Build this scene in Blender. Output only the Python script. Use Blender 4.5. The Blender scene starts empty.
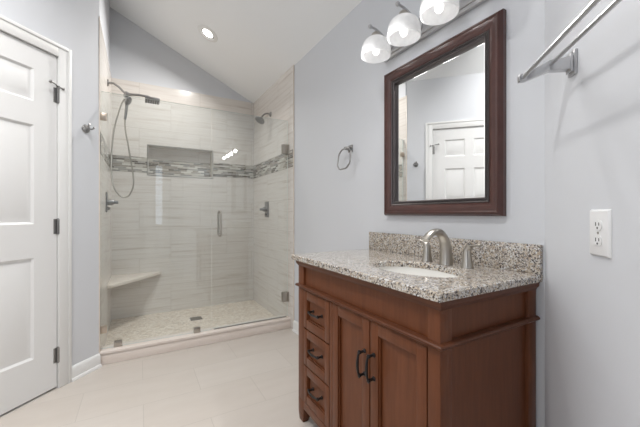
import bpy, bmesh, math, random
from mathutils import Vector, Matrix
random.seed(7)
S = bpy.context.scene
COL = S.collection
PI = math.pi

# ------------------------------------------------------------------ camera
cam_d = bpy.data.cameras.new('camera'); cam = bpy.data.objects.new('camera', cam_d); COL.objects.link(cam)
cam.location = (0, 0, 1.067); cam.rotation_euler = (PI/2, 0, -0.521)
cam_d.sensor_width = 36; cam_d.lens = 36*315/640; cam_d.shift_y = 0.33/640; cam_d.clip_start = 0.01
S.camera = cam
S.view_settings.view_transform = 'Standard'; S.view_settings.look = 'None'
S.view_settings.gamma = 1; S.view_settings.exposure = 0.17; S.view_settings.use_curve_mapping = False
# ------------------------------------------------------------------ world and big lights
W = bpy.data.worlds.new('sky'); S.world = W; W.use_nodes = True
W.node_tree.nodes['Background'].inputs[0].default_value = (0.75, 0.85, 1, 1)
W.node_tree.nodes['Background'].inputs[1].default_value = 2.0
def area(name, loc, direction, sx, sy, power, color=(1, 1, 1), shape='RECTANGLE'):
    d = bpy.data.lights.new(name, 'AREA'); d.shape = shape; d.size = sx; d.size_y = sy; d.energy = power; d.color = color
    o = bpy.data.objects.new(name, d); COL.objects.link(o); o.location = loc
    o.rotation_euler = Vector(direction).to_track_quat('-Z', 'Y').to_euler()
    return o
area('fill_far', (-2.62, -0.50, 1.65), (1, 0.35, 0.10), 0.9, 1.5, 6, (0.97, 0.98, 1))      # added fill light, set before the invented far-wall window
FILL_DISKS = [(-0.30, 1.35, 17), (-0.70, 0.66, 33)]  # added fill lights under the ceiling: x, y, power

# ------------------------------------------------------------------ dimensions (metres)
XW, XL, YB, YC, ZC, SL = 1.236, -0.242, 3.785, 2.685, 2.43, 0.48
def ceil_z(x): return ZC + SL*(XW - x)
XR = -0.7                                   # ridge: flat beyond
ZR = ceil_z(XR)
CU = Vector((0.681, 0.732, 0)); CU.normalize()      # along both slanted walls, away from the camera
CN = Vector((CU.y, -CU.x, 0))                        # right-pointing normal
UP = Vector((0, 0, 1))
def frame(o, a, b, c):
    return Matrix(((a.x, b.x, c.x, o.x), (a.y, b.y, c.y, o.y), (a.z, b.z, c.z, o.z), (0, 0, 0, 1)))
LP = Vector((-0.414, 2.5, 0))
ML = frame(LP, CU, CN, UP)                  # left wall: a along the wall, b out into the room, c up
RP = Vector((1.236, 0.567, 0))
MR = frame(RP, -CU, -CN, UP)                # slanted right wall: a towards the camera, b into the room, c up

# ------------------------------------------------------------------ mesh helpers
class MB:
    def __init__(s, M=None): s.bm = bmesh.new(); s.M = M or Matrix.Identity(4)
    def _v(s, p): return s.bm.verts.new(s.M @ Vector(p))
    def box(s, x0, x1, y0, y1, z0, z1, bev=0, seg=2, mi=0):
        n0 = set(s.bm.verts)
        V = [s._v((x, y, z)) for x in (x0, x1) for y in (y0, y1) for z in (z0, z1)]
        F = [s.bm.faces.new([V[i] for i in q]) for q in ((0, 1, 3, 2), (4, 6, 7, 5), (0, 4, 5, 1), (2, 3, 7, 6), (0, 2, 6, 4), (1, 5, 7, 3))]
        for f in F: f.material_index = mi
        if bev:
            E = {e for f in F for e in f.edges}
            bmesh.ops.bevel(s.bm, geom=list(E), offset=bev, segments=seg, affect='EDGES', profile=0.5, clamp_overlap=True)
        return s
    def hexa(s, bot, top, bev=0):
        """two quads of four corners each"""
        V = [s._v(p) for p in bot] + [s._v(p) for p in top]
        F = [s.bm.faces.new([V[i] for i in q]) for q in ((3, 2, 1, 0), (4, 5, 6, 7), (0, 1, 5, 4), (1, 2, 6, 5), (2, 3, 7, 6), (3, 0, 4, 7))]
        if bev:
            bmesh.ops.bevel(s.bm, geom=list({e for f in F for e in f.edges}), offset=bev, segments=2, affect='EDGES', profile=0.5, clamp_overlap=True)
        return s
    def prism(s, pts, off):
        """closed polygon of 3-D points extruded by a vector"""
        o = Vector(off)
        A = [s._v(p) for p in pts]; B = [s._v(Vector(p) + o) for p in pts]; n = len(A)
        s.bm.faces.new(A[::-1]); s.bm.faces.new(B)
        for i in range(n): s.bm.faces.new((A[i], A[(i+1) % n], B[(i+1) % n], B[i]))
        return s
    def tube(s, pts, r, seg=12, flat=None, cap=True, up=None):
        P = [Vector(p) for p in pts]; n = len(P)
        R = list(r) if isinstance(r, (list, tuple)) else [r]*n
        K = list(flat) if isinstance(flat, (list, tuple)) else [flat or 1]*n
        T = [(P[min(i+1, n-1)] - P[max(i-1, 0)]).normalized() for i in range(n)]
        a = Vector(up) if up else (Vector((0, 0, 1)) if abs(T[0].z) < 0.9 else Vector((1, 0, 0)))
        rings = []
        for i in range(n):
            a = (a - T[i]*a.dot(T[i])).normalized(); b = T[i].cross(a)
            rings.append([s._v(P[i] + a*(R[i]*K[i]*math.cos(2*PI*k/seg)) + b*(R[i]*math.sin(2*PI*k/seg))) for k in range(seg)])
        for i in range(n-1):
            for k in range(seg):
                s.bm.faces.new((rings[i][k], rings[i][(k+1) % seg], rings[i+1][(k+1) % seg], rings[i+1][k]))
        if cap:
            s.bm.faces.new(rings[0][::-1]); s.bm.faces.new(rings[-1])
        return s
    def loop(s, pts, r, seg=8):
        P = [Vector(p) for p in pts]; n = len(P); rings = []
        nrm = (P[0]-P[n//3]).cross(P[0]-P[2*n//3]).normalized()
        for i in range(n):
            T = (P[(i+1) % n] - P[i-1]).normalized(); b = T.cross(nrm)
            rings.append([s._v(P[i] + nrm*(r*math.cos(2*PI*k/seg)) + b*(r*math.sin(2*PI*k/seg))) for k in range(seg)])
        for i in range(n):
            j = (i+1) % n
            for k in range(seg):
                s.bm.faces.new((rings[i][k], rings[i][(k+1) % seg], rings[j][(k+1) % seg], rings[j][k]))
        return s
    def lathe(s, prof, c, axis=(0, 0, 1), seg=32, sc=(1, 1), close=False):
        ax = Vector(axis).normalized(); a = ax.orthogonal().normalized()
        if abs(ax.z) > 0.99: a = Vector((1, 0, 0))
        b = ax.cross(a); c = Vector(c); rings = []
        for (r, h) in prof:
            if r < 1e-6: rings.append([s._v(c + ax*h)])
            else: rings.append([s._v(c + ax*h + a*(r*sc[0]*math.cos(2*PI*k/seg)) + b*(r*sc[1]*math.sin(2*PI*k/seg))) for k in range(seg)])
        pr = list(zip(rings, rings[1:])) + ([(rings[-1], rings[0])] if close else [])
        for A, B in pr:
            for k in range(seg):
                j = (k+1) % seg
                if len(A) == 1 and len(B) == 1: break
                if len(A) == 1: s.bm.faces.new((A[0], B[j], B[k]))
                elif len(B) == 1: s.bm.faces.new((A[k], A[j], B[0]))
                else: s.bm.faces.new((A[k], A[j], B[j], B[k]))
        return s
    def build(s, name, mats, parent=None, sharp=35):
        me = bpy.data.meshes.new(name)
        bmesh.ops.recalc_face_normals(s.bm, faces=s.bm.faces)
        if parent is not None:
            bmesh.ops.translate(s.bm, verts=s.bm.verts, vec=-BASE[parent.name])
        for f in s.bm.faces: f.smooth = True
        s.bm.to_mesh(me); s.bm.free()
        me.set_sharp_from_angle(angle=math.radians(sharp))
        for m in (mats if isinstance(mats, (list, tuple)) else [mats]): me.materials.append(m)
        o = bpy.data.objects.new(name, me); COL.objects.link(o)
        if parent is not None: o.parent = parent; BASE[o.name] = BASE[parent.name]
        return o
BASE = {}
def thing(name, label, cat, loc, group=None):
    o = bpy.data.objects.new(name, None); COL.objects.link(o); o.location = loc; o.empty_display_size = 0.05
    BASE[o.name] = Vector(loc); tag(o, label, cat, group); return o
def tag(o, label, cat, group=None):
    o['label'] = label; o['category'] = cat
    if group: o['group'] = group
    return o
def struct(name, mb, m, label=None, cat=None):
    o = mb.build(name, m); o['kind'] = 'structure'; BASE[o.name] = Vector((0, 0, 0))
    if label: o['label'] = label
    if cat: o['category'] = cat
    return o

# ------------------------------------------------------------------ materials
def mat(name, col, rough=0.5, metal=0.0, coat=0.0, spec=0.5):
    m = bpy.data.materials.new(name); m.use_nodes = True
    b = m.node_tree.nodes['Principled BSDF']
    b.inputs['Base Color'].default_value = (*col, 1); b.inputs['Roughness'].default_value = rough
    b.inputs['Metallic'].default_value = metal; b.inputs['Coat Weight'].default_value = coat
    b.inputs['Specular IOR Level'].default_value = spec
    return m
class NT:
    def __init__(s, m): s.t = m.node_tree; s.N = s.t.nodes; s.b = s.N.get('Principled BSDF')
    def new(s, kind, **kw):
        n = s.N.new(kind)
        for k, v in kw.items(): setattr(n, k, v)
        return n
    def link(s, a, b): s.t.links.new(a, b)
    def coord(s): return s.new('ShaderNodeNewGeometry').outputs['Position']
    def mapped(s, vec, scale=(1, 1, 1), loc=(0, 0, 0), rot=(0, 0, 0)):
        n = s.new('ShaderNodeMapping'); n.inputs['Scale'].default_value = scale; n.inputs['Location'].default_value = loc; n.inputs['Rotation'].default_value = rot
        s.link(vec, n.inputs['Vector']); return n.outputs[0]
    def noise(s, vec, scale, detail=3, rough=0.5):
        n = s.new('ShaderNodeTexNoise'); n.inputs['Scale'].default_value = scale; n.inputs['Detail'].default_value = detail; n.inputs['Roughness'].default_value = rough
        s.link(vec, n.inputs['Vector']); return n.outputs['Fac']
    def ramp(s, fac, stops, interp='LINEAR'):
        n = s.new('ShaderNodeValToRGB'); n.color_ramp.interpolation = interp
        e = n.color_ramp.elements
        while len(e) < len(stops): e.new(0.5)
        for el, (p, c) in zip(e, stops): el.position = p; el.color = (*c, 1)
        s.link(fac, n.inputs[0]); return n.outputs[0]
    def mix(s, fac, a, b, mode='MIX'):
        n = s.new('ShaderNodeMix', data_type='RGBA', blend_type=mode)
        for sock, v in ((n.inputs[0], fac), (n.inputs[6], a), (n.inputs[7], b)):
            if isinstance(v, (int, float)): sock.default_value = v
            elif isinstance(v, tuple): sock.default_value = (*v, 1)
            else: s.link(v, sock)
        return n.outputs[2]
    def math(s, op, a, b=0.0):
        n = s.new('ShaderNodeMath', operation=op)
        for sock, v in ((n.inputs[0], a), (n.inputs[1], b)):
            if isinstance(v, (int, float)): sock.default_value = v
            else: s.link(v, sock)
        return n.outputs[0]
    def bump(s, h, dist=0.001, strength=0.5):
        n = s.new('ShaderNodeBump'); n.inputs['Distance'].default_value = dist; n.inputs['Strength'].default_value = strength
        s.link(h, n.inputs['Height']); s.link(n.outputs[0], s.b.inputs['Normal'])
    def base(s, c): s.link(c, s.b.inputs['Base Color'])

def paint(name, col, rough=0.55, bumpy=0.3):
    m = mat(name, col, rough); t = NT(m); p = t.coord()
    t.bump(t.noise(p, 260, 2), 0.0006, bumpy); return m
M_WALL = paint('wall_paint', (0.675, 0.69, 0.72), 0.6)
M_CEIL = paint('ceiling_paint', (0.89, 0.905, 0.915), 0.8)
M_TRIM = mat('trim_paint', (0.80, 0.80, 0.79), 0.35)
M_DOOR = mat('door_paint', (0.80, 0.80, 0.795), 0.38)
M_NICKEL = mat('brushed_nickel', (0.47, 0.44, 0.40), 0.30, 1.0)
M_STEEL = mat('satin_steel', (0.32, 0.315, 0.31), 0.36, 1.0)
M_BRONZE = mat('dark_bronze', (0.035, 0.032, 0.032), 0.38, 0.75)
M_PLASTIC = mat('white_plastic', (0.82, 0.82, 0.82), 0.3)
M_DARK = mat('dark_slot', (0.02, 0.02, 0.02), 0.6)
M_CERAMIC = mat('white_ceramic', (0.85, 0.84, 0.81), 0.12)
M_MIRROR = mat('mirror_silver', (0.90, 0.91, 0.91), 0.0, 1.0)
M_SATIN = mat('satin_chrome', (0.56, 0.56, 0.57), 0.28, 1.0)
M_RUBBER = mat('grey_nozzle', (0.16, 0.15, 0.14), 0.6)
M_BRASS = mat('copper_clip', (0.62, 0.54, 0.46), 0.35, 1.0)

def tile_mat(name, axis):
    m = mat(name, (0.6, 0.56, 0.5), 0.22); t = NT(m); p = t.coord()
    sep = t.new('ShaderNodeSeparateXYZ'); t.link(p, sep.inputs[0])
    z = t.math('SUBTRACT', sep.outputs[2], t.math('MULTIPLY', t.math('GREATER_THAN', sep.outputs[2], 1.58), 0.16))
    cb = t.new('ShaderNodeCombineXYZ'); t.link(sep.outputs[axis], cb.inputs[0]); t.link(z, cb.inputs[1])
    br = t.new('ShaderNodeTexBrick'); br.offset = 0.5; br.squash = 1
    for k, v in (('Scale', 1), ('Mortar Size', 0.0016), ('Mortar Smooth', 0.3), ('Brick Width', 0.6), ('Row Height', 0.3), ('Bias', 0)): br.inputs[k].default_value = v
    br.inputs['Color1'].default_value = (0.44, 0.44, 0.44, 1); br.inputs['Color2'].default_value = (0.56, 0.56, 0.56, 1); br.inputs['Mortar'].default_value = (0.5, 0.5, 0.5, 1)
    t.link(cb.outputs[0], br.inputs['Vector'])
    # horizontal striation: thin streaks stretched along the tile
    jit = t.new('ShaderNodeVectorMath', operation='MULTIPLY_ADD'); t.link(br.outputs['Color'], jit.inputs[0]); jit.inputs[1].default_value = (3, 3, 3); t.link(p, jit.inputs[2])
    v = t.mapped(jit.outputs[0], (0.7, 0.7, 17))
    n1 = t.noise(v, 2.2, 5, 0.6)
    c = t.ramp(n1, [(0.30, (0.59, 0.54, 0.485)), (0.40, (0.71, 0.665, 0.62)), (0.56, (0.77, 0.735, 0.695)), (0.72, (0.69, 0.64, 0.59))])
    c = t.mix(br.outputs['Fac'], c, (0.56, 0.515, 0.465))
    t.base(c)
    t.bump(t.math('SUBTRACT', t.math('MULTIPLY', n1, 0.5), br.outputs['Fac']), 0.0012, 0.5)
    return m
M_TILE_X = tile_mat('shower_tile_back', 0)
M_TILE_Y = tile_mat('shower_tile_side', 1)
def mosaic_mat(name, axis):
    m = mat(name, (0.5, 0.5, 0.5), 0.15); t = NT(m); p = t.coord()
    sep = t.new('ShaderNodeSeparateXYZ'); t.link(p, sep.inputs[0])
    row = t.math('FLOOR', t.math('DIVIDE', sep.outputs[2], 0.0172))
    sh = t.math('MULTIPLY', t.math('SINE', t.math('MULTIPLY', row, 12.9)), 0.31)
    cb = t.new('ShaderNodeCombineXYZ'); t.link(t.math('ADD', sep.outputs[axis], sh), cb.inputs[0]); t.link(sep.outputs[2], cb.inputs[1])
    br = t.new('ShaderNodeTexBrick'); br.offset = 0.37; br.squash = 0.6; br.squash_frequency = 3
    for k, v in (('Scale', 1), ('Mortar Size', 0.0012), ('Mortar Smooth', 0.1), ('Brick Width', 0.105), ('Row Height', 0.0172), ('Bias', 0)): br.inputs[k].default_value = v
    br.inputs['Color1'].default_value = (0, 0, 0, 1); br.inputs['Color2'].default_value = (1, 1, 1, 1)
    t.link(cb.outputs[0], br.inputs['Vector'])
    c = t.ramp(br.outputs['Color'], [(0.0, (0.16, 0.14, 0.12)), (0.18, (0.33, 0.30, 0.26)), (0.36, (0.50, 0.47, 0.42)), (0.55, (0.24, 0.235, 0.22)), (0.70, (0.62, 0.60, 0.55)), (0.86, (0.36, 0.345, 0.32))], 'CONSTANT')
    c = t.mix(br.outputs['Fac'], c, (0.55, 0.53, 0.49)); t.base(c)
    t.bump(t.math('SUBTRACT', 1.0, br.outputs['Fac']), 0.001, 0.5); return m
M_MOS_X = mosaic_mat('mosaic_band_back', 0); M_MOS_Y = mosaic_mat('mosaic_band_side', 1)
def pebble_mat():
    m = mat('shower_floor_mosaic', (0.6, 0.55, 0.48), 0.35); t = NT(m); p = t.mapped(t.coord(), (1, 1.7, 1), rot=(0, 0, 0.5))
    v1 = t.new('ShaderNodeTexVoronoi'); v1.inputs['Scale'].default_value = 30; t.link(p, v1.inputs['Vector'])
    v2 = t.new('ShaderNodeTexVoronoi', feature='DISTANCE_TO_EDGE'); v2.inputs['Scale'].default_value = 30; t.link(p, v2.inputs['Vector'])
    s = t.new('ShaderNodeSeparateColor'); t.link(v1.outputs['Color'], s.inputs[0])
    c = t.ramp(s.outputs[0], [(0, (0.64, 0.54, 0.44)), (0.3, (0.80, 0.71, 0.61)), (0.7, (0.88, 0.81, 0.72)), (1, (0.72, 0.62, 0.52))])
    e = t.ramp(v2.outputs['Distance'], [(0.02, (1, 1, 1)), (0.07, (0, 0, 0))])
    t.base(t.mix(e, c, (0.50, 0.44, 0.37))); t.bump(v2.outputs['Distance'], 0.002, 0.4); return m
M_PEBBLE = pebble_mat()
def floor_mat():
    m = mat('floor_tile', (0.75, 0.68, 0.62), 0.32); t = NT(m); p = t.coord()
    br = t.new('ShaderNodeTexBrick'); br.offset = 0.5; br.squash = 1
    for k, v in (('Scale', 1), ('Mortar Size', 0.0018), ('Mortar Smooth', 0.2), ('Brick Width', 0.61), ('Row Height', 0.305), ('Bias', 0)): br.inputs[k].default_value = v
    br.inputs['Color1'].default_value = (0.47, 0.47, 0.47, 1); br.inputs['Color2'].default_value = (0.53, 0.53, 0.53, 1); br.inputs['Mortar'].default_value = (0.5, 0.5, 0.5, 1)
    t.link(t.mapped(p, loc=(0.285, 0.115, 0)), br.inputs['Vector'])
    n = t.noise(t.mapped(p, (1.4, 5, 1)), 2.2, 5, 0.55)
    c = t.ramp(n, [(0.25, (0.54, 0.485, 0.435)), (0.75, (0.595, 0.545, 0.495))])
    c = t.mix(0.25, c, t.ramp(br.outputs['Color'], [(0.47, (0.51, 0.465, 0.42)), (0.53, (0.61, 0.575, 0.54))]))
    t.base(t.mix(br.outputs['Fac'], c, (0.47, 0.43, 0.385)))
    t.bump(t.math('SUBTRACT', 1.0, br.outputs['Fac']), 0.0008, 0.4); return m
M_FLOOR = floor_mat()
def stone_mat(name, c0, c1, rough=0.3):
    m = mat(name, c0, rough); t = NT(m); p = t.coord()
    n = t.noise(t.mapped(p, (1, 3, 6)), 3.5, 6, 0.6)
    t.base(t.ramp(n, [(0.3, c0), (0.7, c1)])); return m
M_CURB = stone_mat('curb_marble', (0.74, 0.65, 0.585), (0.82, 0.745, 0.69))
M_BENCH = stone_mat('bench_marble', (0.74, 0.665, 0.59), (0.82, 0.755, 0.685))
def granite_mat():
    m = mat('speckled_granite', (0.6, 0.55, 0.48), 0.14, coat=0.6); t = NT(m); p = t.coord()
    big = t.noise(p, 38, 4, 0.6)
    c = t.ramp(big, [(0.30, (0.33, 0.25, 0.18)), (0.43, (0.47, 0.39, 0.30)), (0.53, (0.56, 0.50, 0.42)), (0.66, (0.50, 0.465, 0.42))])
    def cells(scale, stops, seed):
        v = t.new('ShaderNodeTexVoronoi'); v.inputs['Scale'].default_value = scale; v.inputs['Randomness'].default_value = 1
        warp = t.new('ShaderNodeVectorMath', operation='MULTIPLY_ADD')
        nn = t.new('ShaderNodeTexNoise'); nn.inputs['Scale'].default_value = scale*1.3; t.link(p, nn.inputs['Vector'])
        t.link(nn.outputs['Color'], warp.inputs[0]); warp.inputs[1].default_value = (0.9/scale,)*3
        t.link(t.mapped(p, loc=(seed, seed*2, seed*3)), warp.inputs[2]); t.link(warp.outputs[0], v.inputs['Vector'])
        s = t.new('ShaderNodeSeparateColor'); t.link(v.outputs['Color'], s.inputs[0])
        return t.ramp(s.outputs[0], stops, 'CONSTANT')
    k1 = cells(185, [(0, (1, 1, 1)), (0.19, (0, 0, 0))], 1.3)
    k2 = cells(250, [(0, (1, 1, 1)), (0.27, (0, 0, 0))], 4.1)
    k3 = cells(210, [(0, (1, 1, 1)), (0.28, (0, 0, 0))], 7.7)
    c = t.mix(k3, c, (0.65, 0.65, 0.645))
    c = t.mix(k2, c, (0.26, 0.225, 0.20))
    c = t.mix(k1, c, (0.085, 0.070, 0.064)); t.base(c); return m
M_GRANITE = granite_mat()
def wood_mat(name, ca, cb, axis_scale):
    m = mat(name, ca, 0.38, coat=0.08, spec=0.25); t = NT(m); p = t.coord()
    n = t.noise(t.mapped(p, axis_scale), 7, 5, 0.6)
    big = t.noise(p, 3.5, 2)
    c = t.ramp(n, [(0.25, ca), (0.75, cb)])
    c = t.mix(t.math('MULTIPLY', big, 0.5), c, tuple(0.75*x for x in ca)); t.base(c)
    m.node_tree.nodes['Principled BSDF'].inputs['Coat Roughness'].default_value = 0.25
    return m
M_WOOD = wood_mat('cherry_wood', (0.112, 0.034, 0.012), (0.188, 0.061, 0.023), (9, 9, 0.9))
M_WOODH = wood_mat('cherry_wood_rail', (0.090, 0.030, 0.014), (0.150, 0.052, 0.024), (9, 0.9, 9))
M_FRAME = wood_mat('mahogany_frame', (0.056, 0.018, 0.014), (0.088, 0.029, 0.022), (6, 3, 3))
fb = M_FRAME.node_tree.nodes['Principled BSDF']; fb.inputs['Coat Weight'].default_value = 0.6; fb.inputs['Coat Roughness'].default_value = 0.18; fb.inputs['Roughness'].default_value = 0.3
M_SILVERTRIM = mat('pewter_leaf', (0.13, 0.115, 0.115), 0.34, 0.85)
def glass_mat(name, tint):
    m = bpy.data.materials.new(name); m.use_nodes = True; t = NT(m); t.N.remove(t.b)
    out = t.N['Material Output']
    lw = t.new('ShaderNodeLayerWeight'); lw.inputs[0].default_value = 0.5
    f = t.math('ADD', t.math('MULTIPLY', t.math('POWER', lw.outputs['Facing'], 5.0), 0.95), 0.045)
    tr = t.new('ShaderNodeBsdfTransparent'); tr.inputs[0].default_value = (*tint, 1)
    gl = t.new('ShaderNodeBsdfGlossy'); gl.inputs['Roughness'].default_value = 0.0; gl.inputs[0].default_value = (1, 1, 1, 1)
    mx = t.new('ShaderNodeMixShader'); t.link(f, mx.inputs[0]); t.link(tr.outputs[0], mx.inputs[1]); t.link(gl.outputs[0], mx.inputs[2])
    t.link(mx.outputs[0], out.inputs[0]); return m
M_GLASS = glass_mat('shower_glass', (0.955, 0.977, 0.98))
M_WGLASS = glass_mat('window_glass', (0.97, 0.98, 0.98))
M_GEDGE = mat('glass_edge', (0.70, 0.76, 0.73), 0.15)
def emis(name, col, st, base=(0.9, 0.9, 0.9)):
    m = mat(name, base, 0.35); b = m.node_tree.nodes['Principled BSDF']
    b.inputs['Emission Color'].default_value = (*col, 1); b.inputs['Emission Strength'].default_value = st; return m
M_LENS = emis('lamp_lens', (1, 0.97, 0.92), 6)
M_BULB = emis('lamp_bulb', (1, 0.97, 0.93), 1.4)
def shade_mat():
    m = bpy.data.materials.new('alabaster_glass'); m.use_nodes = True; t = NT(m); b = t.b
    b.inputs['Roughness'].default_value = 0.25
    n = t.noise(t.coord(), 18, 5, 0.65)
    t.base(t.ramp(n, [(0.3, (0.50, 0.50, 0.51)), (0.7, (0.66, 0.66, 0.66))]))
    b.inputs['Emission Color'].default_value = (1, 0.985, 0.965, 1); b.inputs['Emission Strength'].default_value = 0.30
    t.link(t.ramp(n, [(0.35, (0.78, 0.775, 0.77)), (0.65, (1, 0.99, 0.975))]), b.inputs['Emission Color'])
    trn = t.new('ShaderNodeBsdfTranslucent'); trn.inputs[0].default_value = (0.85, 0.85, 0.85, 1)
    mx = t.new('ShaderNodeMixShader'); mx.inputs[0].default_value = 0.35
    t.link(b.outputs[0], mx.inputs[1]); t.link(trn.outputs[0], mx.inputs[2]); t.link(mx.outputs[0], t.N['Material Output'].inputs[0]); return m
M_SHADE = shade_mat()

# ------------------------------------------------------------------ the setting
XF, YR, XS = -2.7, -2.9, 0.623
struct('floor', MB().box(XF-0.1, XW+0.1, YR-0.1, YC+0.05, -0.1, 0), M_FLOOR)
struct('floor_shower', MB().box(XL-0.1, XW+0.1, YC+0.05, YB+0.2, -0.1, 0.004), M_PEBBLE)
zc = lambda x: ceil_z(x)
mb = MB(); y0, y1 = YR-0.1, YB+0.3
mb.prism([(XW+0.15, y0, zc(XW+0.15)), (XW+0.15, y0, zc(XW+0.15)+0.12), (XR, y0, ZR+0.12), (XF-0.1, y0, ZR+0.12), (XF-0.1, y0, ZR), (XR, y0, ZR)], (0, y1-y0, 0))
struct('ceiling', mb, M_CEIL)
struct('wall_right', MB().box(XW, XW+0.12, 0.45, YB+0.3, 0, ZC+0.02), M_WALL)
# back wall with the niche opening
NX0, NX1, NZ0, NZ1, ND = 0.082, 0.735, 1.482, 1.79, 0.095
WB0, WB1 = YB+0.01, YB+0.25
def wall_with_hole(mb, x0, x1, z0, z1, ya, yb):
    mb.box(x0, NX0, ya, yb, z0, z1); mb.box(NX1, x1, ya, yb, z0, z1)
    mb.box(NX0, NX1, ya, yb, z0, NZ0); mb.box(NX0, NX1, ya, yb, NZ1, z1)
mb = MB(); wall_with_hole(mb, XF-0.1, XW, 0, ZR+0.05, WB0, WB1); struct('wall_back', mb, M_WALL)
ZT = 2.435
mb = MB(); wall_with_hole(mb, XL, XW, 0, ZT, YB, WB0); struct('wall_shower_back', mb, M_TILE_X)
mb = MB()
mb.box(NX0-0.001, NX1+0.001, YB+ND, YB+ND+0.012, NZ0-0.001, NZ1+0.001)
mb.box(NX0-0.0005, NX0+0.004, YB+0.002, YB+ND, NZ0, NZ1); mb.box(NX1-0.004, NX1+0.0005, YB+0.002, YB+ND, NZ0, NZ1)
mb.box(NX0, NX1, YB+0.002, YB+ND, NZ1-0.004, NZ1); mb.box(NX0, NX1, YB+0.002, YB+ND, NZ0, NZ0+0.004)
struct('wall_niche', mb, M_TILE_X)
# niche edge profile
e = 0.009
mb = MB()
mb.box(NX0-e, NX0, YB-0.004, YB+0.006, NZ0-e, NZ1+e); mb.box(NX1, NX1+e, YB-0.004, YB+0.006, NZ0-e, NZ1+e)
mb.box(NX0, NX1, YB-0.004, YB+0.006, NZ0-e, NZ0); mb.box(NX0, NX1, YB-0.004, YB+0.006, NZ1, NZ1+e)
struct('trim_1', mb, M_NICKEL)
ZB0, ZB1 = 1.503, 1.658
mb = MB(); mb.box(XL, NX0-e, YB-0.003, YB, ZB0, ZB1); mb.box(NX1+e, XW-0.01, YB-0.003, YB, ZB0, ZB1)
mb.box(NX0+0.004, NX1-0.004, YB+ND-0.003, YB+ND, ZB0, ZB1)
struct('trim_2', mb, M_MOS_X)
YT = 2.632
struct('wall_shower_right', MB().box(XW-0.01, XW, YT, YB, 0, ZT), M_TILE_Y)
struct('trim_3', MB().box(XW-0.013, XW-0.01, YT, YB-0.003, ZB0, ZB1), M_MOS_Y)
struct('wall_shower_left', MB().box(XL-0.012, XL, YC+0.004, YB, 0, 2.45), M_TILE_Y)
struct('trim_4', MB().box(XL, XL+0.003, YC+0.06, YB-0.003, ZB0, ZB1), M_MOS_Y)
struct('trim_5', MB().box(XL-0.014, XL+0.003, YC-0.004, YC+0.008, 0.096, 2.45, 0.003), M_BENCH)       # stone corner edge
struct('trim_6', MB().box(XW-0.012, XW, YT-0.008, YT, 0.0, ZT, 0.002), M_BENCH)
# left wall (door wall) as panel pieces around the door opening, with a ledge above
TE = (Vector((XL, YC, 0)) - LP).dot(CU)                 # wall ends at the shower corner
TS = -3.36
DT0, DT1, DZ = -0.800, -0.030, 2.032                     # door opening
mb = MB(ML)
mb.box(DT1, TE, -0.10, 0, 0, 2.61); mb.box(TS, DT0, -0.10, 0, 0, 2.61); mb.box(DT0, DT1, -0.10, 0, DZ, 2.61)
struct('wall_left', mb, M_WALL)
struct('wall_shower_end', MB().box(XL-0.10, XL-0.012, YC+0.03, WB0, 0, 3.2), M_WALL)
mb = MB(ML); KH = 1.3; dh = 1.0                       # sloped ceiling rising from the top of the left wall
mb.prism([(TS, 0, 2.61), (TS, 0, 2.67), (TS, dh, 2.67+KH*dh), (TS, dh, 2.61+KH*dh)], (TE-TS, 0, 0)); struct('ceiling_hip', mb, M_CEIL)
struct('wall_header', MB().prism([(XL, YC+0.002, 2.60), (XL, YC+0.002, ceil_z(XL)), (XL+0.37, YC+0.002, ceil_z(XL+0.37))], (0, 0.05, 0)), M_WALL)
# slanted right wall, and the walls behind the camera
TR = 0.9
mb = MB(MR); mb.box(-0.02, TR, -0.10, 0, 0, 3.3); struct('wall_slanted', mb, M_WALL)
struct('wall_side', MB().box(XS, XS+0.1, YR-0.1, -0.06, 0, 3.3), M_WALL)
W1 = (0.30, 0.52, 0.78, 2.25)
mb = MB()
mb.box(XF-0.1, W1[0], YR-0.1, YR, 0, 3.5); mb.box(W1[1], XS, YR-0.1, YR, 0, 3.5); mb.box(W1[0], W1[1], YR-0.1, YR, 0, W1[2]); mb.box(W1[0], W1[1], YR-0.1, YR, W1[3], 3.5)
struct('wall_rear', mb, M_WALL)
W2 = (-1.0, -0.02, 0.9, 2.4)
mb = MB()
mb.box(XF-0.1, XF, YR, W2[0], 0, 3.5); mb.box(XF-0.1, XF, W2[1], WB0, 0, 3.5); mb.box(XF-0.1, XF, W2[0], W2[1], 0, W2[2]); mb.box(XF-0.1, XF, W2[0], W2[1], W2[3], 3.5)
struct('wall_far', mb, M_WALL)
def window_y(name, x0, x1, z0, z1, y):
    mb = MB(); f = 0.04
    mb.box(x0, x0+f, y-0.07, y-0.02, z0, z1); mb.box(x1-f, x1, y-0.07, y-0.02, z0, z1); mb.box(x0+f, x1-f, y-0.07, y-0.02, z0, z0+f); mb.box(x0+f, x1-f, y-0.07, y-0.02, z1-f, z1)
    for k in (1, 2): mb.box(x0+f, x1-f, y-0.06, y-0.03, z0+(z1-z0)*k/3-0.01, z0+(z1-z0)*k/3+0.01)
    w = struct(name, mb, M_TRIM); MB().box(x0+f, x1-f, y-0.048, y-0.044, z0+f, z1-f).build('pane', M_WGLASS, w)
window_y('window_1', *W1, YR)
mb = MB(); f = 0.05; x = XF-0.07
mb.box(x, x+0.05, W2[0], W2[0]+f, W2[2], W2[3]); mb.box(x, x+0.05, W2[1]-f, W2[1], W2[2], W2[3]); mb.box(x, x+0.05, W2[0]+f, W2[1]-f, W2[2], W2[2]+f); mb.box(x, x+0.05, W2[0]+f, W2[1]-f, W2[3]-f, W2[3])
mb.box(x, x+0.05, -0.53, -0.49, W2[2]+f, W2[3]-f)
w = struct('window_added', mb, M_TRIM); MB().box(x+0.02, x+0.024, W2[0]+f, W2[1]-f, W2[2]+f, W2[3]-f).build('pane', M_WGLASS, w)  # unseen window, made up to go with the fill light on this side

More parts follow.
